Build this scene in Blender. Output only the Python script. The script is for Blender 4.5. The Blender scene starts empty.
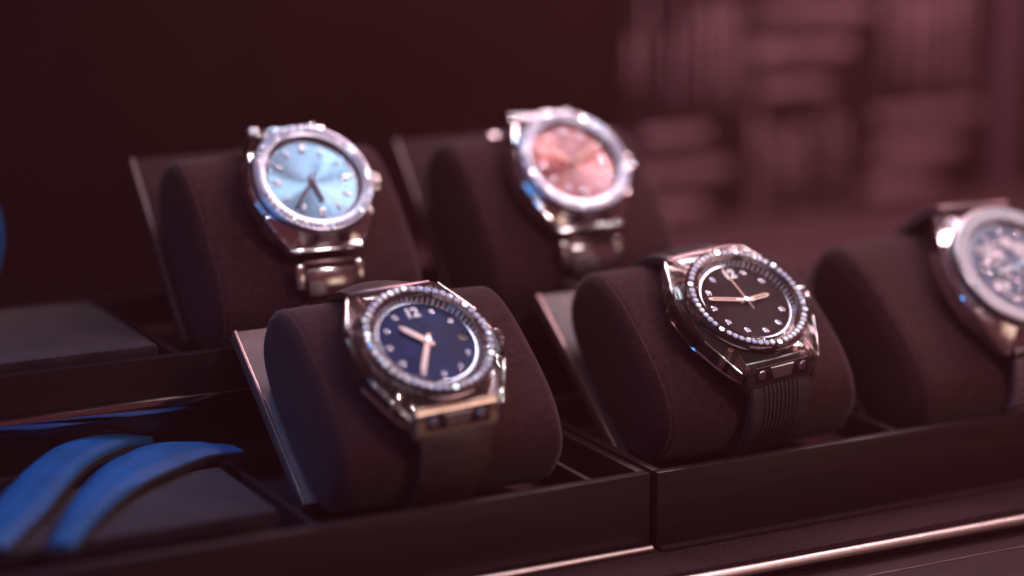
import bpy, bmesh, math, random
from math import sin, cos, pi, radians, sqrt, atan2, hypot
from mathutils import Vector, Matrix
random.seed(7)
S = 0.001                                  # everything below is written in millimetres
sc = bpy.context.scene
COL = sc.collection

# ------------------------------------------------------------------ materials
def mat(name):
    m = bpy.data.materials.new(name); m.use_nodes = True
    nt = m.node_tree; b = nt.nodes['Principled BSDF']
    return m, nt, b

def node(nt, t, **kw):
    n = nt.nodes.new(t)
    for k, v in kw.items():
        if k in n.inputs: n.inputs[k].default_value = v
        else: setattr(n, k, v)
    return n

def coords(nt, scale=(1, 1, 1), kind='Object'):
    tc = nt.nodes.new('ShaderNodeTexCoord'); mp = nt.nodes.new('ShaderNodeMapping')
    mp.inputs['Scale'].default_value = scale
    nt.links.new(tc.outputs[kind], mp.inputs['Vector'])
    return mp.outputs['Vector']

def simple(name, col, rough=.5, metal=0., bump=0., bscale=800., stretch=(1, 1, 1), mottle=0., mscale=60., rvar=0., **extra):
    m, nt, b = mat(name)
    b.inputs['Base Color'].default_value = (*col, 1)
    b.inputs['Roughness'].default_value = rough
    b.inputs['Metallic'].default_value = metal
    for k, v in extra.items():
        b.inputs[k.replace('_', ' ')].default_value = v
    if mottle:
        n = node(nt, 'ShaderNodeTexNoise', Scale=mscale, Detail=6., Roughness=.65)
        nt.links.new(coords(nt, stretch), n.inputs['Vector'])
        r = nt.nodes.new('ShaderNodeMapRange')
        r.inputs['From Min'].default_value = .3; r.inputs['From Max'].default_value = .7
        r.inputs['To Min'].default_value = 1 - mottle; r.inputs['To Max'].default_value = 1 + mottle
        nt.links.new(n.outputs['Fac'], r.inputs['Value'])
        v = nt.nodes.new('ShaderNodeVectorMath'); v.operation = 'SCALE'
        v.inputs[0].default_value = col
        nt.links.new(r.outputs['Result'], v.inputs['Scale'])
        nt.links.new(v.outputs[0], b.inputs['Base Color'])
    if rvar:
        n = node(nt, 'ShaderNodeTexNoise', Scale=mscale * 1.7, Detail=5., Roughness=.7)
        nt.links.new(coords(nt, stretch), n.inputs['Vector'])
        r = nt.nodes.new('ShaderNodeMapRange')
        r.inputs['From Min'].default_value = .3; r.inputs['From Max'].default_value = .7
        r.inputs['To Min'].default_value = max(.02, rough - rvar); r.inputs['To Max'].default_value = rough + rvar
        nt.links.new(n.outputs['Fac'], r.inputs['Value']); nt.links.new(r.outputs['Result'], b.inputs['Roughness'])
    if bump:
        n = node(nt, 'ShaderNodeTexNoise', Scale=bscale, Detail=5., Roughness=.6)
        nt.links.new(coords(nt, stretch), n.inputs['Vector'])
        bp = nt.nodes.new('ShaderNodeBump'); bp.inputs['Strength'].default_value = bump
        bp.inputs['Distance'].default_value = .0004
        nt.links.new(n.outputs['Fac'], bp.inputs['Height']); nt.links.new(bp.outputs['Normal'], b.inputs['Normal'])
    return m

SUEDE_C = (.042, .0150, .0178)
M = {}
M['suede'] = simple('suede', SUEDE_C, 1., bump=.9, bscale=1700, mottle=.42, mscale=520, Sheen_Weight=.2, Sheen_Roughness=.4, Specular_IOR_Level=.1)
M['suede_end'] = simple('suede_end', (.055, .021, .024), 1., bump=.9, bscale=1700, mottle=.3, mscale=900, Sheen_Weight=.05, Sheen_Roughness=.4, Specular_IOR_Level=.1)
M['pad'] = simple('pad_suede', (.021, .0105, .0135), 1., bump=.9, bscale=1200, mottle=.4, mscale=90, Sheen_Weight=.12, Specular_IOR_Level=.1)
M['thread'] = simple('thread', (.06, .035, .042), .8)
M['board'] = simple('board_lacquer', (.17, .10, .10), .38, metal=.35, mottle=.25, mscale=120, rvar=.1, bump=.15, bscale=500)
M['board_dark'] = simple('board_suede', (.034, .014, .016), .8, Specular_IOR_Level=.15, bump=.5, bscale=1200, mottle=.3, mscale=200)
M['board_mid'] = simple('board_satin', (.065, .036, .038), .45, mottle=.25, mscale=120, rvar=.08, bump=.15, bscale=500)
M['edge_dark'] = simple('edge_lacquer', (.09, .045, .047), .35, metal=.2)
M['board_edge'] = simple('board_edge', (.28, .17, .165), .28, metal=.6, mottle=.15, mscale=200)
M['tray'] = simple('tray_wood', (.023, .0090, .0115), .42, Specular_IOR_Level=.3, mottle=.35, mscale=90, stretch=(.12, 1, 2.5), rvar=.08, bump=.12, bscale=400, Coat_Weight=.1, Coat_Roughness=.2)
M['tray_in'] = simple('tray_lining', (.035, .013, .015), .8, Specular_IOR_Level=.1, mottle=.3, mscale=200, bump=.4, bscale=1200)
M['gloss'] = simple('black_gloss', (.012, .006, .007), .2, rvar=.03, mscale=60)
M['mirror'] = simple('smoked_mirror', (.55, .45, .46), .05, metal=1.)
M['ledge'] = simple('ledge_paint', (.062, .027, .034), .85, Specular_IOR_Level=.1, mottle=.25, mscale=40)
M['counter'] = simple('counter_felt', (.032, .014, .018), .85, Specular_IOR_Level=.1, mottle=.35, mscale=500, bump=.6, bscale=1500)
M['lower'] = simple('counter_lower', (.030, .0125, .015), .5, Specular_IOR_Level=.25, mottle=.3, mscale=120, stretch=(.1, 1, 1), bump=.2, bscale=500)
M['trim'] = simple('satin_metal', (.62, .50, .48), .26, metal=1., rvar=.06, mscale=300, stretch=(.1, 1, 1))
M['satin'] = simple('satin_bar', (.80, .62, .60), .34, metal=.9, rvar=.04, mscale=300)
M['chrome'] = simple('chrome', (.9, .85, .84), .12, metal=1., rvar=.04, mscale=200)
M['steel'] = simple('polished_steel', (.72, .68, .72), .13, metal=1., rvar=.05, mscale=250)
M['steel_brushed'] = simple('brushed_steel', (.62, .56, .57), .30, metal=1., mottle=.12, mscale=300, stretch=(1, .08, 1), rvar=.06)
M['bezel_set'] = simple('stone_set_bezel', (.60, .58, .70), .3, metal=1.)
M['rose'] = simple('pale_rose_gold', (.88, .56, .44), .28, metal=.55)
M['warm_lit_block'] = simple('warm_lit_metal', (.72, .52, .38), .30, metal=.8, mottle=.2, mscale=250)  # warm light mirrored by the lug block, put into its colour
M['rehaut'] = simple('polished_rehaut', (.80, .74, .78), .17, metal=1.)
M['bezel3'] = simple('titanium_bezel', (.40, .37, .41), .30, metal=.9)
M['dark_metal'] = simple('dark_metal', (.16, .10, .11), .28, metal=1., mottle=.2, mscale=300)
M['movement'] = simple('movement_metal', (.20, .12, .11), .35, metal=.8, mottle=.6, mscale=500)
M['rubber'] = simple('ribbed_rubber', (.045, .027, .033), .55, mottle=.2, mscale=300, bump=.15, bscale=900)
M['alligator'] = simple('dark_leather', (.06, .030, .030), .5, mottle=.4, mscale=250, bump=.5, bscale=500)
M['lume'] = simple('white_lume', (.88, .86, .86), .3, Coat_Weight=.5)
M['black'] = simple('dial_black', (.012, .007, .009), .25)
M['wall'] = simple('wall_paint', (.015, .0050, .0050), .9, Specular_IOR_Level=.05, mottle=.3, mscale=12, bump=.2, bscale=300)
M['panel_back'] = simple('panel_back', (.024, .011, .0135), .8, Specular_IOR_Level=.1, mottle=.3, mscale=25)
M['slat'] = simple('slat_wood', (.26, .128, .155), .6, Specular_IOR_Level=.1, mottle=.45, mscale=30, stretch=(1, 1, 1))
M['post'] = simple('post_paint', (.12, .056, .078), .6, Specular_IOR_Level=.15, mottle=.2, mscale=25)

def mk_diamond():
    m, nt, b = mat('diamond')
    b.inputs['Base Color'].default_value = (.86, .85, .93, 1)
    b.inputs['Metallic'].default_value = .0; b.inputs['Roughness'].default_value = .2
    b.inputs['Coat Weight'].default_value = 1.; b.inputs['Coat IOR'].default_value = 2.4; b.inputs['Coat Roughness'].default_value = .05
    oi = nt.nodes.new('ShaderNodeObjectInfo')
    cr = nt.nodes.new('ShaderNodeValToRGB')
    cr.color_ramp.elements[0].color = (.58, .66, 1, 1); cr.color_ramp.elements[1].color = (1, .95, 1, 1)
    nt.links.new(oi.outputs['Random'], cr.inputs['Fac']); nt.links.new(cr.outputs['Color'], b.inputs['Base Color'])
    return m
M['diamond'] = mk_diamond()

def mk_spark():
    m = M['diamond'].copy(); m.name = 'diamond_sparkling'; b = m.node_tree.nodes['Principled BSDF']
    b.inputs['Metallic'].default_value = .45; b.inputs['Roughness'].default_value = .10
    return m
M['spark'] = mk_spark()

def mk_sapphire(name, tint, rough=.03):
    m, nt, b = mat(name)
    b.inputs['Base Color'].default_value = (*tint, 1)
    b.inputs['Roughness'].default_value = rough
    b.inputs['IOR'].default_value = 1.48
    b.inputs['Transmission Weight'].default_value = .96
    b.inputs['Specular IOR Level'].default_value = .8
    return m
M['sapphire'] = mk_sapphire('smoky_sapphire', (.80, .62, .60))
M['sapphire_bezel'] = mk_sapphire('bezel_sapphire', (.55, .40, .40)); M['sapphire_bezel'].node_tree.nodes['Principled BSDF'].inputs['IOR'].default_value = 1.25
M['sapphire_dark'] = mk_sapphire('dark_sapphire', (.34, .22, .22), .06)

def mk_crystal():
    m = bpy.data.materials.new('crystal'); m.use_nodes = True; nt = m.node_tree; nt.nodes.clear()
    o = nt.nodes.new('ShaderNodeOutputMaterial'); mx = nt.nodes.new('ShaderNodeMixShader')
    t = nt.nodes.new('ShaderNodeBsdfTransparent'); t.inputs['Color'].default_value = (.97, .96, .98, 1)
    g = nt.nodes.new('ShaderNodeBsdfGlossy'); g.inputs['Roughness'].default_value = .02
    f = nt.nodes.new('ShaderNodeFresnel'); f.inputs['IOR'].default_value = 1.055
    nt.links.new(f.outputs[0], mx.inputs[0]); nt.links.new(t.outputs[0], mx.inputs[1]); nt.links.new(g.outputs[0], mx.inputs[2])
    nt.links.new(mx.outputs[0], o.inputs['Surface'])
    return m
M['crystal'] = mk_crystal()

def mk_sunray(name, col, rough=.17, aniso=.85, amp=.22):
    """radially brushed dial: circular tangent and faint radial streaks"""
    m, nt, b = mat(name)
    b.inputs['Metallic'].default_value = 1.; b.inputs['Roughness'].default_value = rough
    b.inputs['Anisotropic'].default_value = aniso
    tg = nt.nodes.new('ShaderNodeTangent'); tg.direction_type = 'RADIAL'; tg.axis = 'Z'
    nt.links.new(tg.outputs[0], b.inputs['Tangent'])
    tc = nt.nodes.new('ShaderNodeTexCoord'); sx = nt.nodes.new('ShaderNodeSeparateXYZ')
    nt.links.new(tc.outputs['Object'], sx.inputs[0])
    at = nt.nodes.new('ShaderNodeMath'); at.operation = 'ARCTAN2'
    nt.links.new(sx.outputs['X'], at.inputs[0]); nt.links.new(sx.outputs['Y'], at.inputs[1])
    n = node(nt, 'ShaderNodeTexNoise', Scale=9., Detail=5., Roughness=.8); n.noise_dimensions = '1D'
    nt.links.new(at.outputs[0], n.inputs['W'])
    r = nt.nodes.new('ShaderNodeMapRange')
    r.inputs['From Min'].default_value = .3; r.inputs['From Max'].default_value = .7
    r.inputs['To Min'].default_value = 1 - amp; r.inputs['To Max'].default_value = 1 + amp
    nt.links.new(n.outputs['Fac'], r.inputs['Value'])
    v = nt.nodes.new('ShaderNodeVectorMath'); v.operation = 'SCALE'; v.inputs[0].default_value = col
    nt.links.new(r.outputs['Result'], v.inputs['Scale']); nt.links.new(v.outputs[0], b.inputs['Base Color'])
    return m
M['dial_ice'] = mk_sunray('ice_blue_dial', (.42, .64, .78))
M['dial_pink'] = mk_sunray('pink_dial', (.88, .44, .42))
M['dial_blue'] = simple('deep_blue_dial', (.002, .015, .095), .35, mottle=.6, mscale=140, Specular_IOR_Level=.12)
M['dial_brown'] = simple('black_brown_dial', (.036, .0125, .014), .6, Specular_IOR_Level=.08, mottle=.25, mscale=300, bump=.3, bscale=1500)
M['dial_skel'] = simple('skeleton_plate', (.24, .27, .36), .35, metal=.5, mottle=.35, mscale=400)

def mk_textile():
    m, nt, b = mat('woven_strap')
    ck = node(nt, 'ShaderNodeTexWave', Scale=260., Distortion=3.); ck.bands_direction = 'Y'
    nt.links.new(coords(nt), ck.inputs['Vector'])
    cr = nt.nodes.new('ShaderNodeValToRGB')
    cr.color_ramp.elements[0].color = (.03, .018, .022, 1); cr.color_ramp.elements[1].color = (.42, .27, .29, 1)
    cr.color_ramp.elements[0].position = .45
    nt.links.new(ck.outputs['Fac'], cr.inputs['Fac']); nt.links.new(cr.outputs['Color'], b.inputs['Base Color'])
    b.inputs['Roughness'].default_value = .6
    return m
M['textile'] = mk_textile()
M['blue_leather'] = simple('blue_leather', (.002, .055, .165), .5, mottle=.25, mscale=90, bump=.9, bscale=240, Specular_IOR_Level=.15)
M['blue_edge'] = simple('strap_edge', (.02, .015, .02), .5)

# ------------------------------------------------------------------ mesh helpers
def link(name, verts, faces, m, parent=None, smooth=None, mats=None, fm=None):
    me = bpy.data.meshes.new(name)
    me.from_pydata([Vector(v) * S for v in verts], [], faces)
    me.validate(); me.update()
    bm = bmesh.new(); bm.from_mesh(me); bmesh.ops.recalc_face_normals(bm, faces=bm.faces); bm.to_mesh(me); bm.free()
    o = bpy.data.objects.new(name, me); COL.objects.link(o)
    me.materials.append(M[m])
    if smooth is not None:
        for p in me.polygons: p.use_smooth = True
        me.set_sharp_from_angle(angle=radians(smooth))
    if parent: o.parent = parent
    return o

class MB:
    def __init__(s): s.v = []; s.f = []
    def add(s, v, f):
        b = len(s.v); s.v += [tuple(p) for p in v]; s.f += [tuple(i + b for i in q) for q in f]
        return s
    def box(s, x0, x1, y0, y1, z0, z1, c=.0, M4=None):
        """box with all long edges chamfered by c"""
        bm = bmesh.new(); bmesh.ops.create_cube(bm, size=1)
        for v in bm.verts:
            v.co = Vector(((x0 + x1) / 2 + v.co.x * (x1 - x0), (y0 + y1) / 2 + v.co.y * (y1 - y0), (z0 + z1) / 2 + v.co.z * (z1 - z0)))
        if c: bmesh.ops.bevel(bm, geom=bm.edges[:], offset=c, segments=2, affect='EDGES', profile=.5)
        bm.verts.index_update()
        v = [(M4 @ q.co if M4 else q.co) for q in bm.verts]
        f = [[q.index for q in p.verts] for p in bm.faces]
        bm.free(); return s.add(v, f)
    def lathe(s, prof, n=96, closed=True, M4=None, a0=0, a1=2 * pi):
        """profile [(r,z)] turned round z; closed joins last to first"""
        full = abs(a1 - a0 - 2 * pi) < 1e-6
        k = len(prof); v = []; f = []
        cnt = n if full else n + 1
        for i in range(cnt):
            a = a0 + (a1 - a0) * i / n
            for r, z in prof: v.append((r * cos(a), r * sin(a), z))
        for i in range(n):
            j = (i + 1) % cnt
            for q in range(k if closed else k - 1):
                w = (q + 1) % k
                f.append((i * k + q, j * k + q, j * k + w, i * k + w))
        if not full and closed:
            f.append(tuple(range(k))); f.append(tuple((cnt - 1) * k + q for q in range(k)))
        if not closed and full:
            for e in (0, k - 1):
                if prof[e][0] < 1e-6: pass
                else: f.append(tuple(i * k + e for i in range(cnt)))
        if M4: v = [M4 @ Vector(p) for p in v]
        return s.add(v, f)
    def prism(s, out, z0, z1, c=0., M4=None):
        n = len(out); cx = sum(p[0] for p in out) / n; cy = sum(p[1] for p in out) / n
        def ins(d):
            r = []
            for i in range(n):
                p0 = Vector(out[i - 1]); p1 = Vector(out[i]); p2 = Vector(out[(i + 1) % n])
                e1 = (p1 - p0).normalized(); e2 = (p2 - p1).normalized()
                n1 = Vector((-e1.y, e1.x)); n2 = Vector((-e2.y, e2.x)); m_ = (n1 + n2)
                m_ = m_ / max(.3, (1 + n1.dot(n2)))
                r.append(p1 + m_ * d)
            return r
        area = sum(out[i][0] * out[(i + 1) % n][1] - out[(i + 1) % n][0] * out[i][1] for i in range(n))
        if area < 0: out = out[::-1]
        rings = [(ins(c), z0), (ins(0), z0 + c), (ins(0), z1 - c), (ins(c), z1)] if c else [(ins(0), z0), (ins(0), z1)]
        v = []; f = []
        for r, z in rings: v += [(p.x, p.y, z) for p in r]
        for k in range(len(rings) - 1):
            for i in range(n):
                j = (i + 1) % n; f.append((k * n + i, k * n + j, (k + 1) * n + j, (k + 1) * n + i))
        f.append(tuple(range(n))[::-1]); f.append(tuple((len(rings) - 1) * n + i for i in range(n)))
        if M4: v = [M4 @ Vector(p) for p in v]
        return s.add(v, f)
    def sweep(s, path, sect, closed_sect=True, caps=True):
        """path: list of (origin, right, up) ; sect: list of (u,v)"""
        k = len(sect); v = []; f = []
        for o, r, u in path:
            for a, b in sect: v.append(Vector(o) + Vector(r) * a + Vector(u) * b)
        for i in range(len(path) - 1):
            for q in range(k if closed_sect else k - 1):
                w = (q + 1) % k; f.append((i * k + q, i * k + w, (i + 1) * k + w, (i + 1) * k + q))
        if caps and closed_sect:
            f.append(tuple(range(k))); f.append(tuple((len(path) - 1) * k + q for q in range(k)))
        return s.add(v, f)
    def build(s, name, m, parent=None, smooth=35):
        return link(name, s.v, s.f, m, parent, smooth)

def tag(o, label=None, cat=None, group=None, kind=None):
    if label: o['label'] = label
    if cat: o['category'] = cat
    if group: o['group'] = group
    if kind: o['kind'] = kind
    return o

def empty(name, loc, rx=0., label=None, cat=None, group=None):
    o = bpy.data.objects.new(name, None); COL.objects.link(o)
    o.empty_display_size = .01
    o.location = Vector(loc) * S; o.rotation_euler = (rx, 0, 0)
    return tag(o, label, cat, group)

def Rz(a): return Matrix.Rotation(a, 4, 'Z')
def Rx(a): return Matrix.Rotation(a, 4, 'X')
def T(x, y, z): return Matrix.Translation((x, y, z))

# ------------------------------------------------------------------ cushion stations
def supe(t, ac, bc, A, B, e=2.8):
    c, s_ = cos(t), sin(t)
    return (ac + A * math.copysign(abs(c) ** (2 / e), c), bc + B * math.copysign(abs(s_) ** (2 / e), s_))

AC, BC, CA, CB = 14.2, 17.0, 33.6, 16.8       # cushion profile in board coordinates (along board, off board)

def frame(x, y, z, th):
    """board frame: local x = row, local y up the board, local z off the board"""
    return T(x, y, z) @ Rx(th)

def station(x, y, z, th, w, lab_c, lab_b, blen=62., bm='board', be='board_edge'):
    # backboard
    b = empty('display_board', (x, y, z), th, lab_b, 'display board', 'boards behind the watch cushions')
    MB().box(-w / 2 - 1, w / 2 - 1.5, -7, blen, -4.2, -.15, .5).build('board_panel', bm, b)
    MB().box(-w / 2 - 2.2, -w / 2 - 1.05, -7.2, blen + .2, -4.4, .1, .3).build('board_edge', be, b)
    # cushion
    c = empty('watch_cushion', (x, y, z), th, lab_c, 'cushion', 'suede cushions holding watches')
    N = 84
    hw = w / 2
    # (x, scale-inset)
    prof = []
    for (xx, ins) in ((-hw + 4.2, .0), (-hw + 3.2, .0), (-hw + 2.8, .38), (-hw + 2.5, .38), (-hw + 2.0, .12), (-hw + .9, .9), (-hw + .1, 2.4)):
        prof.append((xx, ins))
    right = [(hw - 4.2, 0), (hw - 2.6, .12), (hw - 1.4, .5), (hw - .5, 1.3), (hw - .1, 2.4)]
    mid = [(-hw + 4.2 + (2 * hw - 8.4) * k / 10, -.35 * sin(pi * k / 10)) for k in range(1, 10)]
    rings = prof[::-1] + mid + right
    v = []; f = []
    for xx, ins in rings:
        for k in range(N):
            t = 2 * pi * k / N
            a_, b_ = supe(t, AC, BC, CA - ins, CB - ins)
            wob = .35 * sin(3 * t + xx * .05) * .5 + .25 * sin(xx * .13 + 5 * t) * .4
            v.append((xx, a_, b_ + wob * (1 if b_ > BC else 0)))
    for r in range(len(rings) - 1):
        for k in range(N):
            j = (k + 1) % N; f.append((r * N + k, r * N + j, (r + 1) * N + j, (r + 1) * N + k))
    link('cushion_body', v, f, 'suede', c, 60)
    for sgn in (-1, 1):
        v = []; f = []
        for q, (sc_, dx) in enumerate(((2.0, 0), (3.5, .7), (6, 1.3), (10, 1.7), (14, 1.9))):
            for k in range(N):
                a_, b_ = supe(2 * pi * k / N, AC, BC, CA - sc_, CB - sc_)
                v.append((sgn * (hw - .35 + dx), a_, b_))
        for r in range(4):
            for k in range(N):
                j = (k + 1) % N; f.append((r * N + k, r * N + j, (r + 1) * N + j, (r + 1) * N + k))
        f.append(tuple(4 * N + k for k in range(N)))
        link('end_panel', v, f, 'suede_end', c, 60)
    return c, b

# ------------------------------------------------------------------ watches
def strap_path(a0, b0, tilt, side, start, zl, length=70., off=1.4, n=46, fade=9.):
    """points along the cushion surface in watch-local (y,z); side -1 goes below 6 o'clock, +1 above 12"""
    pts = []
    N = 900
    prev = None; s_ = 0
    tt = [pi / 2 + side * -1 * (k / N) * pi * 1.25 for k in range(N)]
    raw = []
    for t in tt:
        a_, b_ = supe(t, AC, BC, CA + off, CB + off)
        yy, zz = a_ - a0, b_ - b0; raw.append((yy * cos(tilt) + zz * sin(tilt), -yy * sin(tilt) + zz * cos(tilt)))
    # start where |y| passes start
    st = next(i for i, (y, z) in enumerate(raw) if side * y >= start)
    seq = [raw[st]]
    for p in raw[st:]:
        if hypot(p[0] - seq[-1][0], p[1] - seq[-1][1]) >= length / n:
            seq.append(p)
        if len(seq) > n: break
    out = []; L = 0
    z0 = seq[0][1]
    for i, p in enumerate(seq):
        if i: L += hypot(p[0] - seq[i - 1][0], p[1] - seq[i - 1][1])
        q = (p[0], p[1] + (zl - z0) * math.exp(-(L / fade) ** 1.5))
        out.append(q)
    fr = []
    for i, p in enumerate(out):
        a = out[max(0, i - 1)]; b = out[min(len(out) - 1, i + 1)]
        d = Vector((0, b[0] - a[0], b[1] - a[1])).normalized()
        up = Vector((1, 0, 0)).cross(d)
        if side < 0: up = -up
        # outward = away from cushion centre
        cy, cz = AC - a0, BC - b0
        cvec = Vector((0, p[0] - (cy * cos(tilt) + cz * sin(tilt)), p[1] - (-cy * sin(tilt) + cz * cos(tilt))))
        if up.dot(cvec) < 0: up = -up
        fr.append(((0, p[0], p[1]), d, up))
    return fr

def brilliant_mesh(r):
    n = 8; v = []; f = []
    for rr, z in ((r * .55, r * .34), (r, r * .05), (r, -.05 * r)):
        for k in range(n):
            a = 2 * pi * (k + (.5 if rr < r else 0)) / n; v.append((rr * cos(a), rr * sin(a), z))
    v.append((0, 0, -r * .7))
    f.append(tuple(range(n)))
    for k in range(n):
        j = (k + 1) % n
        f.append((k, n + k, n + j)); f.append((k, n + j, j))
        f.append((n + k, 2 * n + k, 2 * n + j, n + j)); f.append((2 * n + k, 3 * n, 2 * n + j))
    me = bpy.data.meshes.new('diamond'); me.from_pydata([Vector(p) * S for p in v], [], f); me.update()
    bm = bmesh.new(); bm.from_mesh(me); bmesh.ops.recalc_face_normals(bm, faces=bm.faces); bm.to_mesh(me); bm.free()
    me.materials.append(M['diamond']); return me
DIA = {}
def diamonds(parent, spots, name='diamond', m='diamond', tilt=.07):
    for (x, y, z, r) in spots:
        if (r, m) not in DIA:
            DIA[(r, m)] = brilliant_mesh(r); DIA[(r, m)].materials[0] = M[m]
        o = bpy.data.objects.new(name, DIA[(r, m)]); COL.objects.link(o); o.parent = parent
        o.location = Vector((x, y, z)) * S
        o.rotation_euler = (random.uniform(-tilt, tilt), random.uniform(-tilt, tilt), random.uniform(0, 6))

def text_mesh(s, size, name, m, parent, x, y, z, ext=.12):
    cu = bpy.data.curves.new(name, 'FONT'); cu.body = s; cu.size = size * S; cu.extrude = ext * S
    cu.align_x = 'CENTER'; cu.align_y = 'CENTER'; cu.offset = .045 * size * S
    tmp = bpy.data.objects.new('tmp', cu); COL.objects.link(tmp)
    dg = bpy.context.evaluated_depsgraph_get(); me = bpy.data.meshes.new_from_object(tmp.evaluated_get(dg))
    bpy.data.objects.remove(tmp); bpy.data.curves.remove(cu)
    me.materials.clear(); me.materials.append(M[m]); me.name = name
    o = bpy.data.objects.new(name, me); COL.objects.link(o); o.parent = parent; o.location = Vector((x, y, z)) * S
    return o

def hand(name, ang, L, w, tail, z, m, parent, lume=None, lm='lume'):
    mb = MB()
    out = [(-w * .35, -tail), (w * .35, -tail), (w * .5, 1.2), (w * .5, L - w), (0, L), (-w * .5, L - w), (-w * .5, 1.2)]
    mb.prism(out, z, z + .28, .06, Rz(-ang))
    h = mb.build(name, m, parent, 20)
    if lume:
        l0, l1, lw = lume
        MB().prism([(-lw / 2, l0), (lw / 2, l0), (lw / 2, l1), (-lw / 2, l1)], z + .29, z + .36, 0, Rz(-ang)).build('lume_strip', lm, h, None)
    return h

def ring_ticks(n, r0, r1, z, w, h=.12, skip=()):
    mb = MB()
    for k in range(n):
        if k in skip: continue
        a = 2 * pi * k / n
        mb.box(-w / 2, w / 2, r0, r1, z, z + h, 0, Rz(-a))
    return mb

def case_ring(out, ri, z0, z1, kind):
    """closed ring between the outline and the bore; the top falls away towards the lugs"""
    n = len(out)
    def rad(a):
        dx, dy = cos(a), sin(a); best = 0
        for i in range(n):
            x1, y1 = out[i]; x2, y2 = out[(i + 1) % n]
            ex, ey = x2 - x1, y2 - y1; den = dx * ey - dy * ex
            if abs(den) < 1e-9: continue
            t = (x1 * ey - y1 * ex) / den; u = (x1 * dy - y1 * dx) / den
            if t > 0 and -1e-6 <= u <= 1 + 1e-6: best = max(best, t)
        return best
    angs = sorted(set([round(atan2(q[1], q[0]), 5) for q in out] + [round(-pi + 2 * pi * i / 96 + .003, 5) for i in range(96)]))
    A = [angs[0]]
    for a in angs[1:]:
        if a - A[-1] > .004: A.append(a)
    v = []; f = []
    for a in A:
        R = rad(a); y = R * sin(a); x = R * cos(a)
        drop = {'barrel': 1.7, 'round': 4.6}.get(kind, 3.2) * max(0, (abs(y) - 13) / 11.5) ** 1.4 + (.9 if abs(x) > 15 else .4)
        zt = z1 - drop; zb = z0 + 1.2 * max(0, (abs(y) - 14) / 10)
        rm = min(R - .8, max(19.4 * ri / 15.6, ri + 1))
        for rr, z in ((ri, z0), (R - .7, z0), (R, zb + .7), (R, zt - .9), (R - .5, zt - .25), (R - 1.3, zt), (min(rm, R - 1.5), z1), (ri, z1)):
            v.append((rr * cos(a), rr * sin(a), z))
    K = 8; N = len(A)
    for i in range(N):
        j = (i + 1) % N
        for q in range(K):
            w_ = (q + 1) % K; f.append((i * K + q, j * K + q, j * K + w_, i * K + w_))
    return MB().add(v, f)

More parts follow.
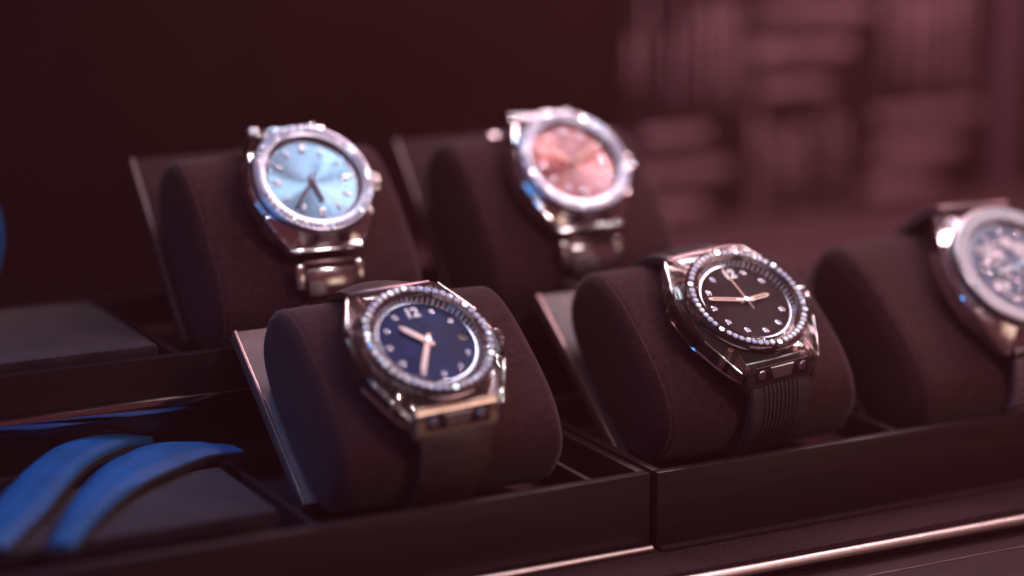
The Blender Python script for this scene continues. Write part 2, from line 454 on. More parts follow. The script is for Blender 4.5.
def watch(x, y, z, th, a0, b0, spec):
    """origin at the case back; local x to 3 o'clock, local y to 12"""
    root = empty('wristwatch', (x, y, z), th + spec.get('tilt', 0.), spec['label'], 'watch', spec.get('group'))
    root.rotation_mode = 'ZYX'; root.rotation_euler = (th + spec.get('tilt', 0.), 0, radians(spec.get('turn', 0)))
    k = spec.get('k', 1.)                       # size factor of case
    Rb = 20.5 * k; H = 13.
    kind = spec['kind']
    CM = spec['case']; BM = spec['bezel']
    # --- case
    if kind == 'barrel':
        half = [(13.6, 24.6), (15.6, 22.6), (18.6, 16.5), (21.0, 9.6), (22.0, 7.8), (22.0, 0)]
    elif kind == 'round':
        half = [(12.6, 22.6), (14.0, 20.4), (16.4, 16.6), (18.9, 11.6)] + [(21.2 * cos(a), 21.2 * sin(a)) for a in (radians(28), radians(14), 0)]
    else:
        half = [(12.4, 24.2), (14.2, 22.6), (17.2, 17.8), (20.2, 11.5), (21.6, 6.0), (22.0, 0)]
    half = [(a * k, b * k) for a, b in half]
    out = half + [(a, -b) for a, b in half[::-1][1:]]
    out = out + [(-a, b) for a, b in out[::-1] if True]
    # remove duplicates
    o2 = []
    for p in out:
        if not o2 or hypot(p[0] - o2[-1][0], p[1] - o2[-1][1]) > 1e-3: o2.append(p)
    if hypot(o2[0][0] - o2[-1][0], o2[0][1] - o2[-1][1]) < 1e-3: o2.pop()
    case = case_ring(o2, 15.6 * k, 1.6, 10.1, kind).build('case', CM, root, 30)
    MB().prism([(p[0] * .93, p[1] * .93) for p in o2], -.2, 1.55, .5).build('case_back', spec.get('back', 'dark_metal'), root, 30)
    if kind == 'barrel':
        # two dark resin ears clamped either side of the case
        for sg in (-1, 1):
            oo = [(sg * 20.2, -8.6), (sg * 23.4, -6.6), (sg * 23.9, 0), (sg * 23.4, 6.6), (sg * 20.2, 8.6)]
            MB().prism(oo, 3.2, 9.2, .7).build('side_insert', spec.get('insert', 'sapphire_dark'), root, 25)
        # polished lower plate that runs out past the sides
        MB().prism([(p[0] * 1.025, p[1] * .99) for p in o2], 2.7, 3.8, .45).build('middle_band', 'steel', root, 25)
        # chrome strips added to the case flanks to catch blue glints
        for sg in (-1, 1):
            for up in (-1, 1):
                p0 = Vector((sg * 21.4, up * 9.8, 0)); p1 = Vector((sg * 15.0, up * 23.6, 0)); d = (p1 - p0)
                ang = atan2(d.y, d.x)
                MB().box(0, d.length, -.3, .3, -.3, .3, .2, T(p0.x, p0.y, 9.0) @ Rz(ang) @ Matrix.Rotation(.10, 4, 'Y')).build('glint_strip', 'chrome', root)
        for sx in (-1, 1):
            for sy in (-1, 1):
                pn = MB().lathe([(0, 2.6), (1.0, 2.6), (1.0, 8.2), (0, 8.2)], 16, False, T(sx * 14.2, sy * 14.6, 0))
                pn.box(sx * 12.0 - .35, sx * 12.0 + .35, min(sy * 16.5, sy * 22.5), max(sy * 16.5, sy * 22.5), 4.2, 7.2, .1)
                pn.build('case_pillar', 'rose', root)
        # inside of the see-through case: the ring that holds the movement
        MB().lathe([(12.5, 3.2), (16.0, 3.2), (16.0, 10.0), (12.5, 10.0)], 64).build('movement_ring', 'movement', root)
    # strap end blocks between the lugs
    for up in (-1, 1):
        yb = 24.6 * k if kind != 'round' else 22.4 * k
        wdt = (13.4 if kind == 'barrel' else 12.2) * k
        fl = Rz(0) if up > 0 else Rz(pi)
        bm_ = spec.get('block', CM) if up < 0 else ('dark_metal' if kind != 'round' else CM)
        if kind == 'barrel' and up < 0:
            prof_ = [(yb - 1.8, .6), (yb + 1.6, .6), (yb + 2.2, 1.4), (yb + 2.2, 3.2), (yb + 1.9, 3.9), (yb - 1.4, 8.7), (yb - 2.2, 9.0), (yb - 3.4, 9.0), (yb - 3.4, .6)]
            m9 = fl @ Matrix(((0, 0, 1, 0), (1, 0, 0, 0), (0, 1, 0, 0), (0, 0, 0, 1)))
            e = MB().prism(prof_, -wdt, wdt, .35, m9).build('lug_block', bm_, root, 30)
        else:
            e = MB().box(-wdt, wdt, yb - 1.6, yb + .9, 1.6, 6.4 if kind == 'round' else 7.2, .5, fl).build('lug_block', bm_, root)
        if kind == 'barrel':
            m4 = fl @ ((T(0, yb + .25, 6.3) @ Rx(-radians(55.5))) if up < 0 else (T(0, yb + .92, 4.4) @ Rx(-pi / 2)))
            MB().prism([(-4.6, -1.9), (4.6, -1.9), (3.4, 2.0), (-3.4, 2.0)], -.2, .5, .2, m4).build('release_button', 'steel_brushed', e, 25)
            MB().prism([(-10.4, -2.5), (10.4, -2.5), (10.4, 2.5), (-10.4, 2.5)], -.3, .12, .1, m4).build('button_plate', 'dark_metal', e, 25)
            for sx in (-7.8, 7.8):
                MB().lathe([(0, .45), (1.3, .45), (1.5, .2), (1.5, -.2), (0, -.2)], 20, False, m4 @ T(sx, 0, 0)).build('screw', 'steel', e)
    # --- bezel
    if kind == 'chrono':
        bz = MB().lathe([(15.5 * k, 9.8), (Rb, 9.8), (Rb + .1, 11.0), (Rb - .5, 12.6), (Rb - 1.2, 13.0), (15.9 * k, 12.8), (15.4 * k, 12.3)], 128).build('bezel', BM, root, 30)
        ri = 15.4 * k
    else:
        bz = MB().lathe([(16.0 * k, 10.0), (Rb - .4, 10.0), (Rb, 10.6), (Rb, 11.9), (Rb - .7, 12.8), (Rb - 1.4, 13.0), (16.9 * k, 13.0), (16.2 * k, 12.7)], 128).build('bezel', BM, root, 30)
        ri = 16.2 * k
    # collar under the bezel
    MB().lathe([(15.5 * k, 9.4), (Rb - 1.3, 9.4), (Rb - 1.3, 10.02), (15.5 * k, 10.02)], 96).build('bezel_collar', 'dark_metal', root)
    # screws on the bezel
    for q in range(6):
        a = 2 * pi * q / 6 + (radians(15) if kind == 'chrono' else 0)
        rr = (18.0 * k if kind == 'chrono' else 18.9 * k)
        mb = MB().lathe([(0, 13.22), (.85, 13.22), (.95, 13.1), (.95, 12.8), (0, 12.8)], 18, False, T(rr * sin(a), rr * cos(a), 0))
        for dx in (-.28, .28):
            mb.box(dx - .07, dx + .07, -.45, .45, 13.2, 13.3, 0, T(rr * sin(a), rr * cos(a), 0) @ Rz(-a))
        mb.box(-.28, .28, -.07, .07, 13.2, 13.3, 0, T(rr * sin(a), rr * cos(a), 0) @ Rz(-a))
        mb.build('screw', 'steel', bz, 30)
    if spec.get('stones'):
        spots = []
        per = spec['stones']
        gap = radians(8.0)
        for q in range(6):
            for j in range(per):
                a = 2 * pi * q / 6 + gap + (2 * pi / 6 - 2 * gap) * j / (per - 1)
                spots.append((18.6 * k * sin(a), 18.6 * k * cos(a), 13.12, spec.get('sr', .80)))
        sm, stl_ = ('spark', .16) if kind == 'round' else ('diamond', .07)
        diamonds(bz, spots, 'diamond', sm, stl_)
        if spec.get('stones2'):
            n2 = spec['stones2']
            diamonds(bz, [(17.25 * k * sin(2 * pi * (j + .5) / n2), 17.25 * k * cos(2 * pi * (j + .5) / n2), 13.0, .5) for j in range(n2)], 'diamond', sm, stl_)
    # --- rehaut and dial
    rd = ri - 1.1
    reh = MB().lathe([(ri + .02, 12.6), (rd, 10.75), (rd, 10.45), (ri + .02, 10.45)], 128).build('rehaut', spec.get('rehaut', 'rehaut'), root, 25)
    MB().lathe([(rd + .05, 10.72), (rd + .05, 11.0), (rd - .35, 11.0), (rd - .35, 10.65)], 128).build('inner_ring', 'chrome', reh, 30)
    mb = MB()
    for q in range(60):
        a = 2 * pi * q / 60
        tilt = atan2(12.6 - 10.75, ri - rd)
        m4 = Rz(-a) @ T(0, rd, 10.78) @ Rx(tilt)
        mb.box(-.13 if q % 5 else -.25, .13 if q % 5 else .25, .25, 1.7, .0, .1, 0, m4)
    mb.build('minute_track', spec.get('ticks', 'black'), reh, None)
    dial = MB().lathe([(0, 10.6), (rd + .3, 10.6), (rd + .3, 10.2), (0, 10.2)], 96, False).build('dial', spec['dial'], root, None)
    MB().lathe([(ri + .2, 12.72), (ri * .8, 12.80), (ri * .5, 12.84), (ri * .25, 12.86), (0.001, 12.865)], 96, False).build('crystal', 'crystal', root, 60)
    # fix: open bottom of crystal
    zt = 10.72
    if kind == 'barrel':
        text_mesh('12', 4.7, 'numeral', 'lume', dial, spec.get('num', 0.), 11.2, 10.74)
        sp = []
        for h in range(1, 12):
            if h == 3: continue
            a = 2 * pi * h / 12
            sp.append((12.2 * sin(a), 12.2 * cos(a), 10.95, .78))
        for (sx, sy, sz, sr) in sp:
            MB().lathe([(.6, 0), (1.05, 0), (1.05, .32), (.8, .42), (.6, .2)], 16, True, T(sx, sy, 10.6)).build('marker_setting', 'steel', dial)
        diamonds(dial, sp, 'hour_marker')
        if spec.get('date'): MB().lathe([(0, .03), (1.35, .03), (1.5, .1), (1.6, .1), (1.6, 0), (0, 0)], 32, False, T(11.9, 0, 10.6)).build('date_window', 'black', dial)
    elif kind == 'round':
        for h in range(12):
            a = 2 * pi * h / 12
            if h == 3:
                MB().box(-1.3, 1.3, -1.1, 1.1, 10.6, 10.75, .05, T(11.4 * k, 0, 0)).build('date_window', 'steel', dial); continue
            n_ = 2 if h % 3 == 0 else 1
            mb = MB()
            for j in range(n_):
                dx = (j - (n_ - 1) / 2) * 1.0
                mb.box(dx - .38, dx + .38, 10.6 * k, 13.4 * k, 10.62, 11.05, .1, Rz(-a))
            mb.build('hour_marker', 'steel', dial)
    else:
        skeleton(dial, k * .9)
    for (nm, ang, L, w, tail, zz, m_, lum) in spec['hands']:
        hand(nm, radians(ang), L, w, tail, zz, m_, root, lum, spec.get('lume', 'lume'))
    MB().lathe([(0, 12.15), (.8, 12.15), (1.0, 12.0), (1.0, 10.7), (0, 10.7)], 24, False).build('hand_hub', 'steel', root)
    # --- crown (and pushers)
    m4 = T((21.9 if kind == 'barrel' else 20.6) * k, 0, 6.2) @ Matrix.Rotation(pi / 2, 4, 'Y')
    mb = MB(); mb.lathe([(0, 0), (1.6, 0), (1.6, 1.6), (0, 1.6)], 20, False, m4)
    n = 26; ro = 3.0
    outc = [((ro + (.16 if i % 2 else -.12)) * cos(2 * pi * i / (2 * n)), (ro + (.16 if i % 2 else -.12)) * sin(2 * pi * i / (2 * n))) for i in range(2 * n)]
    mb.prism(outc, 1.2, 3.9, .35, m4)
    mb.build('crown', spec.get('crown', 'steel'), root, 25)
    if kind == 'chrono':
        for yy in (-10.5, 10.5):
            m5 = T(20.0, yy, 6.2) @ Rz(atan2(yy, 26)) @ Matrix.Rotation(pi / 2, 4, 'Y')
            MB().lathe([(0, 0), (1.3, 0), (1.3, 2), (2.2, 2.1), (2.2, 4.6), (1.8, 5), (0, 5)], 24, False, m5).build('pusher', 'steel', root)
    # --- strap or bracelet
    stl = spec['strap']
    for side in (-1, 1):
        fr = strap_path(a0, b0, spec.get('tilt', 0.), side, (25.2 if kind != 'round' else 24.0) * k, (1.4 if side < 0 else 3.0) if kind == 'barrel' else 3.6, off=1.5)
        if stl == 'bracelet':
            pitch = 6; links = MB(); cent = None
            i = 1
            outer = MB(); inner = MB(); pins = MB(); row = 0
            while i + pitch < len(fr):
                o0 = Vector(fr[i][0]); o1 = Vector(fr[i + pitch - 1][0]); d = (o1 - o0); L = d.length; dn = d.normalized()
                up = (fr[i][2] + fr[i + pitch - 1][2]).normalized(); up = (up - dn * up.dot(dn)).normalized()
                m4 = Matrix(((1, dn.x, up.x, o0.x), (0, dn.y, up.y, o0.y), (0, dn.z, up.z, o0.z), (0, 0, 0, 1)))
                wf = 1 - .02 * row
                for sg in (-1, 1):
                    outer.box(sg * 8.4 * wf if sg > 0 else -12.0 * wf, 12.0 * wf if sg > 0 else -8.4 * wf, .15, L - .3, -1.0, 2.1, .55, m4)
                inner.box(-8.1 * wf, 8.1 * wf, 2.0, L + 2.2, -1.1, 2.3, .5, m4)
                pins.box(-8.6, 8.6, -.6, 1.3, -.6, .9, .3, m4)
                i += pitch + 1; row += 1
            st = pins.build('bracelet', 'dark_metal', root)
            outer.build('outer_links', 'steel', st); inner.build('centre_links', 'steel', st)
        else:
            wf = lambda q: (11.6 - 1.8 * min(1, q / 30)) * k
            v = []; sec_n = None
            mb = MB(); K = None
            for q, (o_, d, up) in enumerate(fr):
                w = wf(q); th_ = 2.1 - .4 * min(1, q / 25)
                if stl == 'rubber':
                    sect = [(-w, -.8), (-w, th_ * .6), (-w + .6, th_ * .95)]
                    # raised centre field with ribs
                    cw = w * .62
                    sect += [(-cw - .5, th_)]
                    nr = 9
                    for r_ in range(nr):
                        x0 = -cw + 2 * cw * r_ / nr; x1 = -cw + 2 * cw * (r_ + 1) / nr
                        sect += [(x0 + .12, th_ + .05), (x0 + .35, th_ + .62), (x1 - .35, th_ + .62), (x1 - .12, th_ + .05)]
                    sect += [(cw + .5, th_), (w - .6, th_ * .95), (w, th_ * .6), (w, -.8)]
                elif stl == 'textile':
                    sect = [(-w, -.8), (-w, th_ * .5)] + [(-w + 2 * w * j / 10, th_ * (.7 + .35 * sin(pi * j / 10))) for j in range(0, 11)] + [(w, th_ * .5), (w, -.8)]
                else:
                    # padded leather: raised centre, thinner margins, cross creases
                    cre = .22 * (1 if (q % 5) == 0 else 0)
                    sect = [(-w, -.8), (-w, th_ * .6), (-w + 1.6, th_ * .75), (-w + 2.6, th_ * .8)] + [(-w * .7 + 1.4 * w * j / 8, th_ * (1. + .45 * sin(pi * j / 8)) - cre) for j in range(9)] + [(w - 2.6, th_ * .8), (w - 1.6, th_ * .75), (w, th_ * .6), (w, -.8)]
                K = len(sect)
                for (a_, b_) in sect: v.append(Vector(o_) + Vector((1, 0, 0)) * a_ + up * b_)
            f = []
            for i in range(len(fr) - 1):
                for q in range(K):
                    w_ = (q + 1) % K; f.append((i * K + q, i * K + w_, (i + 1) * K + w_, (i + 1) * K + q))
            f.append(tuple(range(K))); f.append(tuple((len(fr) - 1) * K + q for q in range(K)))
            mb.add(v, f); st = mb.build('strap', {'rubber': 'rubber', 'textile': 'textile'}.get(stl, 'alligator'), root, 30)
    return root

def skeleton(dial, k):
    """open-worked chronograph dial: bridges, gears, three sub-dials, markers"""
    def gear(x, y, z, r, n, m):
        out = []
        for i in range(n * 2):
            rr = r if i % 2 else r * .9
            out.append((rr * cos(pi * i / n), rr * sin(pi * i / n)))
        MB().prism(out, z, z + .25, 0, T(x, y, 0)).build('gear', m, dial, None)
    for (x, y, r, n) in ((-6, 5, 4.2, 26), (5.5, 6.5, 3.4, 22), (-1, -4, 3.6, 24), (8, -3.5, 3, 20), (-8.5, -5, 3.2, 20), (1.5, 9.5, 2.5, 18)):
        gear(x * k, y * k, 10.63, r, n, random.choice(['steel_brushed', 'dial_skel', 'steel_brushed']))
    for (x, y, r) in ((-7.2, 0, 4.3), (7.2, 0, 4.3), (0, -7.6, 4.3)):
        MB().lathe([(r - .5, 0), (r, 0), (r, .35), (r - .25, .5), (r - .5, .35)], 48, True, T(x * k, y * k, 11.0)).build('subdial_ring', 'steel', dial)
        ring = ring_ticks(24, r - 1.3, r - .7, 11.05, .12, .08)
        ring.v = [(p[0] + x * k, p[1] + y * k, p[2]) for p in ring.v]
        ring.build('subdial_scale', 'lume', dial, None)
    for h in range(12):
        a = 2 * pi * h / 12
        MB().box(-.55, .55, 12.6 * k, 15.0 * k, 10.95, 11.3, .1, Rz(-a)).build('hour_marker', 'steel', dial)
    for (x0, y0, x1, y1) in ((-12, 8, 4, 11), (-13, 2, -2, 7), (3, 4, 13, 8), (-10, -9, -2, -12), (4, -9, 11, -8), (-3, 2, 6, -6)):
        d = Vector((x1 - x0, y1 - y0)); L = d.length
        MB().box(0, L, -.5, .5, 10.85, 11.15, .12, T(x0 * k, y0 * k, 0) @ Rz(atan2(d.y, d.x))).build('bridge', 'steel_brushed', dial)
    mb = MB()                                    # fine pierced grid
    for i in range(-13, 14, 1):
        L = sqrt(max(0, 15.2 ** 2 - (i * 1.12) ** 2))
        mb.box(i * 1.12 - .16, i * 1.12 + .16, -L * k, L * k, 10.70, 10.80)
        mb.box(-L * k, L * k, i * 1.12 - .12, i * 1.12 + .12, 10.81, 10.86)
    mb.build('pierced_grid', 'dial_skel', dial, None)

TH1, TH2, TH3 = radians(37), radians(48), radians(44)
def place_watch(xw, bx, by, bz_, th, a0, spec):
    """watch lying on the cushion whose board foot is at (by,bz_)"""
    b0 = BC + CB + 1.0 + spec.get('lift', 0)
    y = by + a0 * cos(th) - b0 * sin(th); z = bz_ + a0 * sin(th) + b0 * cos(th)
    return watch(xw, y, z, th, a0, b0, spec)

def cush_lab(s): return s
station(-106, 19.5, 0, TH1, 72, 'dark brown suede cushion under the watch with the deep blue dial', 'pale metallic board whose corner shows left of the deep blue dial watch', 60)
station(.5, 19.5, 0, TH1, 72, 'dark brown suede cushion under the watch with the black dial and diamond bezel', 'leaning board at the left of the cushion with the black dial watch', 60, 'board_mid')
AC, CA = 10.5, 37.3
station(94.5, 19.5, 0, TH1, 72, 'dark brown suede cushion at right under the open-worked chronograph', 'leaning board at the left of the cushion with the open-worked chronograph', 58, 'board_dark', 'edge_dark')
AC, CA = 14.2, 33.6
station(-108, 111.5, 29.5, TH2, 72, 'dark suede cushion in the back row under the ice blue dial watch', 'thin leaning board at the left of the ice blue dial watch in the back row', 64, 'board_dark', 'edge_dark')
station(-10, 111.5, 28.5, TH2, 72, 'dark suede cushion in the back row under the pink dial watch', 'thin leaning board at the left of the pink dial watch in the back row', 64, 'board_dark', 'edge_dark')

DM = 'steel'
place_watch(0, .5, 19.5, 0, TH1, 11.5, dict(kind='barrel', label='transparent-cased watch with black dial, diamond bezel, numeral 12 and ribbed dark strap',
    group='', case='sapphire', bezel='sapphire_bezel', dial='dial_brown', strap='rubber', turn=6, num=.9, ticks='lume', lume='black', stones=8, sr=.98, block='sapphire',
    hands=[('hour_hand', 88, 9.6, 1.5, 2.2, 11.15, 'rose', (3.4, 8.2, .6)), ('minute_hand', -74.5, 13.2, 1.2, 2.6, 11.5, 'rose', (3.6, 11.6, .45)), ('second_hand', -4.6, 14.2, .34, 4, 11.85, 'rose', None)]))
place_watch(-110, -106, 19.5, 0, TH1, 11.5, dict(kind='barrel', label='watch with deep blue dial, diamond bezel, numeral 12 and dark leather strap',
    case='sapphire', bezel='sapphire_bezel', dial='dial_blue', strap='leather', turn=3, ticks='lume', date=True, stones=7, sr=1.04, block='warm_lit_block', rehaut='rehaut',
    hands=[('hour_hand', -44, 9.4, 1.9, 2.2, 11.15, 'rose', (3.4, 8.2, .9)), ('minute_hand', -149, 13.2, 1.6, 2.6, 11.5, 'rose', (3.6, 11.6, .7))]))
AC, CA = 10.5, 37.3
place_watch(105, 98.5, 19.5, 0, TH1, 10.4, dict(kind='chrono', tilt=radians(7), lift=2.6, k=1.18, label='large chronograph with open-worked dial, plain screwed bezel and woven strap at right edge',
    case='steel', bezel='bezel3', dial='dial_skel', strap='textile', block='dark_metal', rehaut='rehaut', ticks='lume',
    hands=[('hour_hand', -98, 9.5, 1.9, 2.5, 11.5, 'steel', (2.4, 8.6, 1.3)), ('minute_hand', 62, 13.6, 2.0, 3, 11.8, 'steel', (3, 12.6, 1.5)), ('second_hand', 165, 13, .4, 5, 12.1, 'steel', None)]))
AC, CA = 14.2, 33.6
place_watch(-106.6, -108, 111.5, 29.5, TH2, 21.7, dict(kind='round', label='steel bracelet watch with ice blue sunray dial and diamond bezel, back row left',
    case='steel', bezel='bezel_set', dial='dial_ice', strap='bracelet', stones=9, sr=.95, stones2=60,
    hands=[('hour_hand', 170, 8.6, 1.3, 2, 11.15, 'dark_metal', None), ('minute_hand', 220, 12.6, 1.1, 2.4, 11.5, 'dark_metal', None)]))
place_watch(-10.6, -10, 111.5, 28.5, TH2, 20.5, dict(kind='round', label='steel bracelet watch with pink sunray dial and diamond bezel, back row right',
    case='steel', bezel='bezel_set', dial='dial_pink', strap='bracelet', stones=9, sr=.95, stones2=60,
    hands=[('hour_hand', -58, 8.6, 1.3, 2, 11.15, 'rose', None), ('minute_hand', 62, 12.6, 1.1, 2.4, 11.5, 'rose', None)]))

# ------------------------------------------------------------------ trays
def tray(x0, x1, y0, y1, ztop, zbot, label, divs=(), fm='tray'):
    r = empty('display_tray', ((x0 + x1) / 2, (y0 + y1) / 2, zbot), 0, label, 'tray', 'black display trays')
    ox, oy = (x0 + x1) / 2, (y0 + y1) / 2
    X0, X1, Y0, Y1, Z = x0 - ox, x1 - ox, y0 - oy, y1 - oy, ztop - zbot
    MB().box(X0, X1, Y0, Y0 + 3.4, .0, Z, .35).build('front_rail', fm, r)
    MB().box(X0, X1, Y1 - 3.2, Y1, .0, Z - .1, .35).build('back_rail', 'tray', r)
    for a, b in ((X0, X0 + 3.0), (X1 - 3.0, X1)):
        MB().box(a, b, Y0 + 3.45, Y1 - 3.25, .0, Z - .05, .35).build('side_rail', 'tray', r)
    MB().box(X0 + 3.05, X1 - 3.05, Y0 + 3.45, Y1 - 3.25, .05, Z - 11, .1).build('tray_floor', 'tray_in', r)
    for d in divs:
        MB().box(d - ox - 1.1, d - ox + 1.1, Y0 + 3.5, Y1 - 3.3, Z - 10.9, Z - 2.2, .3).build('divider', 'tray', r)
    return r
tray(-44.3, 170, -20, 69, 0, -24, 'front tray at right holding the black dial watch and the chronograph', (51, 60))
tray(-300, -46.2, -19, 69, 0, -24, 'front tray at left holding the deep blue dial watch and blue straps', (-62, -151))
tray(-300, -56, 72, 160, 29.5, -24, 'back tray at left holding the ice blue dial watch', (-157,), 'gloss')
tray(-53.8, 60, 72, 160, 28.5, -24, 'back tray behind the black dial watch holding the pink dial watch', (), 'gloss')

# polished lip running along the face of the back trays
lip = MB().box(-300, -60, 66.5, 71.6, 13.4, 17.4, .3).build('glossy_lip', 'mirror')
tag(lip, 'glossy black lip below the face of the back left tray', 'ledge')

# suede pads
p1 = MB().box(-330, -164, 80.5, 148, 27, 31.4, 1.2).build('suede_pad', 'pad'); tag(p1, 'flat charcoal suede pad in the empty back left tray', 'pad', 'loose suede pads')
p2 = MB().box(-290, -159, -4, 43, -3, 1.6, 1.0).build('suede_pad', 'pad'); tag(p2, 'flat suede pad under the blue leather straps in the front left tray', 'pad', 'loose suede pads')

# ------------------------------------------------------------------ blue straps
def strap_patch(U, Lw, h, name, label):
    """domed leather strip lofted between two edge curves (x,y,z)"""
    r = empty(name, U[0], 0, label, 'watch strap', 'blue leather watch straps'); o0 = Vector(U[0])
    def fine(P, n=40):
        P = [Vector(p) - o0 for p in P]; out = []
        for k in range(n + 1):
            t = k / n * (len(P) - 1); i = min(int(t), len(P) - 2); t -= i
            a = P[max(0, i - 1)]; b = P[i]; c = P[i + 1]; d = P[min(len(P) - 1, i + 2)]
            out.append(.5 * ((2 * b) + (c - a) * t + (2 * a - 5 * b + 4 * c - d) * t * t + (3 * b - a - 3 * c + d) * t ** 3))
        return out
    A = fine(U); B = fine(Lw); v = []; v2 = []; W = 12
    for a, b in zip(A, B):
        for q in range(W + 1):
            t = q / W; p_ = a.lerp(b, t); v.append(p_ + Vector((0, 0, h * (1 - abs(2 * t - 1) ** 3) + .8 + .12 * sin(q * 5.1))))
        v.append(b + Vector((0, 0, 0))); v.append(a + Vector((0, 0, 0)))
        e = (b - a) * .03
        for p_, dz in ((a - e, 0.3), (b + e, 0.3), (b + e, -1.6), (a - e, -1.6)): v2.append(p_ + Vector((0, 0, dz)))
    def F(K, n):
        f = []
        for i in range(n - 1):
            for k in range(K):
                j = (k + 1) % K; f.append((i * K + k, i * K + j, (i + 1) * K + j, (i + 1) * K + k))
        return f + [tuple(range(K)), tuple((n - 1) * K + k for k in range(K))]
    MB().add(v, F(W + 3, len(A))).build('leather_top', 'blue_leather', r, 50)
    MB().add(v2, F(4, len(A))).build('lining', 'blue_edge', r, 30)
strap_patch([(-165.2, 62.7, 3), (-175.6, 57.6, 6), (-186.5, 48.3, 7), (-196.3, 39.1, 7), (-212.4, 16.2, 6), (-228.7, -13.2, 3.5)],
            [(-149.1, 47.6, 3), (-162, 45, 4), (-175, 37, 4.5), (-190, 26, 4.5), (-206, 8, 4), (-222, -14, 3)], 1.6, 'leather_strap', 'curved blue leather strap with the pointed tip, nearer the cushions')
strap_patch([(-172.5, 70, 3), (-185.2, 72, 6), (-198.6, 68, 7), (-213.4, 51.4, 7), (-229.6, 28.4, 6), (-248, 3, 4)],
            [(-170.5, 69, 3), (-182, 63, 5), (-196, 51, 5.5), (-209.5, 33, 5), (-221.5, 15, 4), (-238, -6, 3)], 1.8, 'leather_strap', 'curved blue leather strap further left, cut by the left edge of the photo')
# loop strap whose edge peeks in at the far left
r = empty('strap_loop', (-216.5, 146, 31.0), 0, 'blue strap loop standing on the back pad, only its edge visible at the left', 'watch strap', 'blue leather watch straps')
MB().lathe([(22, -8), (24.5, -8), (25.4, 0), (24.5, 8), (22, 8)], 64, True, T(0, 0, 25.4) @ Rz(.5) @ Rx(pi / 2)).build('loop_band', 'blue_leather', r)

# ------------------------------------------------------------------ setting
def struct(o): o['kind'] = 'structure'; return o
struct(MB().box(-500, 600, -40.5, 420, -60, -24.1, .3).build('counter_top', 'counter'))
struct(MB().box(-500, 600, -260, -42.6, -66, -31, .5).build('lower_shelf', 'lower'))
def bar(x0, y0, x1, y1, z, r_):
    d = Vector((x1 - x0, y1 - y0, 0)); m4 = T(x0, y0, z) @ Rz(atan2(d.y, d.x)) @ Matrix.Rotation(pi / 2, 4, 'Y')
    return MB().lathe([(0, 0), (r_, 0), (r_, d.length), (0, d.length)], 24, False, m4)
o = MB().box(-44, 200, -23.4, -20.1, -24.0, -22.9, .25).build('base_trim', 'counter'); tag(o, 'narrow felt covered ledge along the foot of the front right tray', 'trim')
o = bar(-300, -21.0, -46.6, -21.0, -23.0, 1.0).build('base_trim', 'satin'); tag(o, 'satin metal strip along the foot of the front left tray', 'trim')
o = bar(-300, -37.5, 400, -48, -27, 1.6).build('trim_rod', 'satin'); tag(o, 'thin shiny metal rod along the front edge of the counter', 'trim')
o = bar(-300, -49.5, 400, -59, -31.0, .4).build('trim_line', 'dark_metal'); tag(o, 'fine metal line just below the shiny rod', 'trim')

struct(MB().box(-700, 1400, 330, 350, -70, 700, .5).build('back_wall', 'wall'))
struct(MB().box(-60, 700, 161, 329.5, -60, -6, .5).build('rear_ledge', 'ledge'))
# basket weave of slats, each bar a part
pan = empty('slat_panel', (250, 322, 0), 0, 'blurred basket-weave panel of horizontal and vertical slats on the back wall', 'wall panel')
MB().box(-101, 108, 5.5, 7.5, -6, 330, .5).build('panel_back', 'panel_back', pan)
rnd = random.Random(3)
cw, chh = 69, 54; n = 0
for ci in range(3):
    for cj in range(3):
        x0 = -99 + ci * cw; z0 = -6 + cj * chh
        horiz = (ci + cj) % 2 == 0
        for b in range(3 if horiz else 10):
            if rnd.random() < (.0 if horiz else .1): continue
            dpt = rnd.uniform(1, 5)
            if horiz:
                l0 = x0 + rnd.choice([0, 3, 8]); l1 = x0 + cw - rnd.choice([2, 4, 12, 26])
                zz = z0 + 5 + b * 17.5; th_ = rnd.uniform(4.5, 7)
                MB().box(l0, l1, 5.4 - dpt, 5.4, zz, zz + th_, .4).build('slat', 'slat', pan)
            else:
                xx = x0 + 2 + b * 6.8 + rnd.uniform(-.8, .8); h0 = z0 + rnd.choice([0, 3, 12]); h1 = z0 + chh - rnd.choice([1, 3, 10, 18])
                MB().box(xx, xx + rnd.uniform(1.5, 3.4), 5.4 - dpt, 5.4, h0, h1, .4).build('slat', 'slat', pan)
po = MB().box(366.5, 382, 323, 329, -6, 420, .8).build('frame_post', 'post'); tag(po, 'upright dark mauve frame post at the right of the slat panel', 'post')

# added reddish volume lifting the shadows, in place of lens flare
hm = bpy.data.materials.new('added_veil'); hm.use_nodes = True; hn = hm.node_tree; hn.nodes.clear()
ho = hn.nodes.new('ShaderNodeOutputMaterial'); hv = hn.nodes.new('ShaderNodeVolumePrincipled')
hv.inputs['Color'].default_value = (.95, .26, .27, 1); hv.inputs['Density'].default_value = .052
hn.links.new(hv.outputs[0], ho.inputs['Volume']); M['added_veil'] = hm
hz = MB().box(-750, 1450, -800, 400, -120, 760).build('added_veil', 'added_veil'); tag(hz, 'added reddish veil that lifts the shadows', 'added_veil', kind='stuff')

# ------------------------------------------------------------------ light
w = bpy.data.worlds.new('World'); sc.world = w; w.use_nodes = True
w.node_tree.nodes['Background'].inputs[0].default_value = (.085, .027, .032, 1)
w.node_tree.nodes['Background'].inputs[1].default_value = 1.0

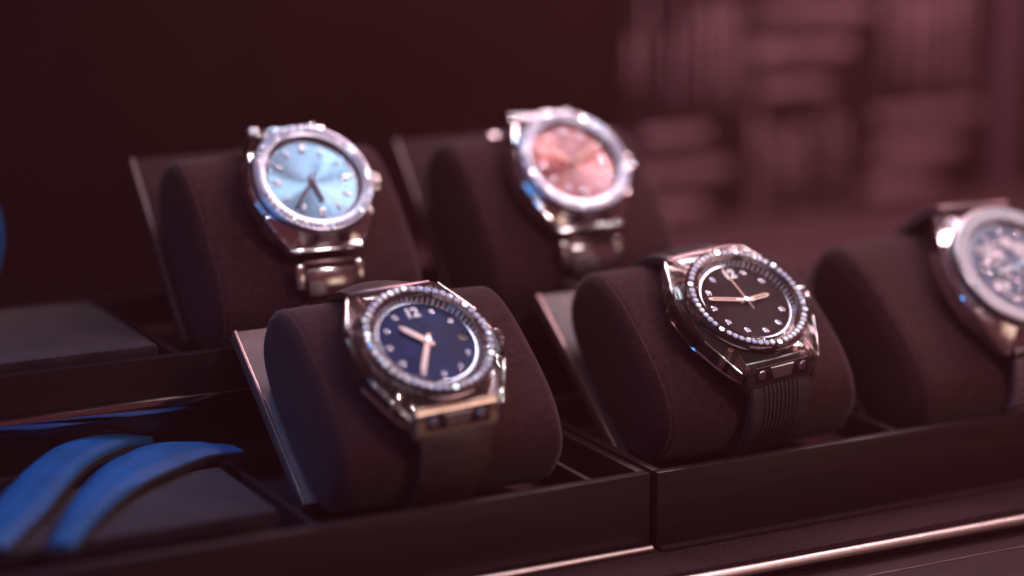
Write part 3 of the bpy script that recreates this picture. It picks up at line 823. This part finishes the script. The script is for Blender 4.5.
def area(name, loc, aim, sx, sy, power, col, spread=180):
    l = bpy.data.lights.new(name, 'AREA'); l.shape = 'RECTANGLE'; l.size = sx * S; l.size_y = sy * S
    l.energy = power; l.color = col; l.spread = radians(spread)
    o = bpy.data.objects.new(name, l); COL.objects.link(o); o.location = Vector(loc) * S
    d = (Vector(aim) - Vector(loc)).normalized(); o.rotation_euler = d.to_track_quat('-Z', 'Y').to_euler()
    return o
area('overhead_lamp', (190, 175, 500), (20, 0, 20), 300, 60, 1.75, (1., .64, .67))
area('added_dial_light', (68, -52, 480), (-106, 93, 70), 30, 20, .004, (.78, .84, 1.))  # added lights mirrored by the ice blue dial, no such fixtures
area('added_dial_light', (30, 35, 480), (-106, 93, 70), 40, 40, .11, (.82, .88, 1.))
area('added_pink_dial_light', (252, 38, 480), (-10, 93, 70), 34, 34, .050, (1., .88, .86))  # added lights that draw the bright wedges on the pink dial
area('added_pink_dial_light', (300, -85, 470), (-10, 93, 70), 34, 34, .055, (1., .88, .86))
area('added_stone_light', (112, 8, 490), (-110, 0, 45), 90, 44, .085, (.84, .86, 1.))  # added lights that brighten the front stones, numerals and hands
area('added_stone_light', (292, 8, 490), (0, 0, 45), 110, 44, .10, (.84, .86, 1.))
area('added_chrono_light', (412, -83, 430), (99, 0, 45), 90, 80, .030, (.66, .84, 1.))  # added light to brighten the open-worked dial
area('front_lamp', (120, -400, 400), (40, 0, 30), 60, 40, .85, (1., .76, .76))
area('warm_lamp', (150, -420, 95), (-20, 0, 40), 150, 130, .08, (1., .70, .50))
area('right_lamp', (560, -40, 330), (40, 40, 30), 60, 160, .7, (1., .62, .68))
for (bx_, by_, bz_) in [(-535, -45, 165), (-510, -155, 105), (-480, -250, 50)]:
    area('blue_lamp', (bx_, by_, bz_), (-40, 10, 50), 110, 14, .060, (.05, .40, 1.))
area('blue_lamp_side', (-405, -165, 290), (-60, 0, 45), 150, 16, .10, (.05, .40, 1.))
area('added_strap_light', (-330, 150, 400), (-195, 25, 0), 40, 40, .03, (.03, .38, 1.), 24)  # added narrow light that brightens only the blue straps
area('panel_lamp', (250, 230, 330), (230, 330, 60), 180, 20, .50, (1., .56, .60))
for i, (x, y) in enumerate([(-260, -160), (-150, 140), (-60, -230), (10, 130), (330, 120), (400, -200), (-330, 20), (480, 40), (60, -330), (250, 260)]):
    area('ceiling_spot', (x, y, 470), (x * .3, 20, 30), 12, 12, .15, (1, .86, .84) if i % 3 else (.50, .66, 1))

# ------------------------------------------------------------------ camera
cd = bpy.data.cameras.new('camera'); cam = bpy.data.objects.new('camera', cd); COL.objects.link(cam)
psi, p = radians(28), radians(12.8)
fw = Vector((sin(psi) * cos(p), cos(psi) * cos(p), -sin(p)))
cam.location = Vector((-388.9, -575.55, 204.8)) * S
cam.rotation_euler = fw.to_track_quat('-Z', 'Y').to_euler()
cd.sensor_width = 36; cd.lens = 2283 / 1024 * 36
cd.clip_start = .01; cd.clip_end = 50
cd.dof.use_dof = True; cd.dof.focus_distance = .693; cd.dof.aperture_fstop = 2.6
sc.camera = cam

sc.view_settings.view_transform = 'Standard'; sc.view_settings.look = 'None'
sc.view_settings.exposure = 0; sc.view_settings.gamma = 1
sc.cycles.use_denoising = True
try: sc.cycles.denoiser = 'OPENIMAGEDENOISE'
except Exception: pass
sc.cycles.max_bounces = 10; sc.cycles.transmission_bounces = 8; sc.cycles.transparent_max_bounces = 10
sc.cycles.caustics_reflective = True; sc.cycles.caustics_refractive = False
sc.cycles.sample_clamp_indirect = 6.0; sc.cycles.blur_glossy = .5
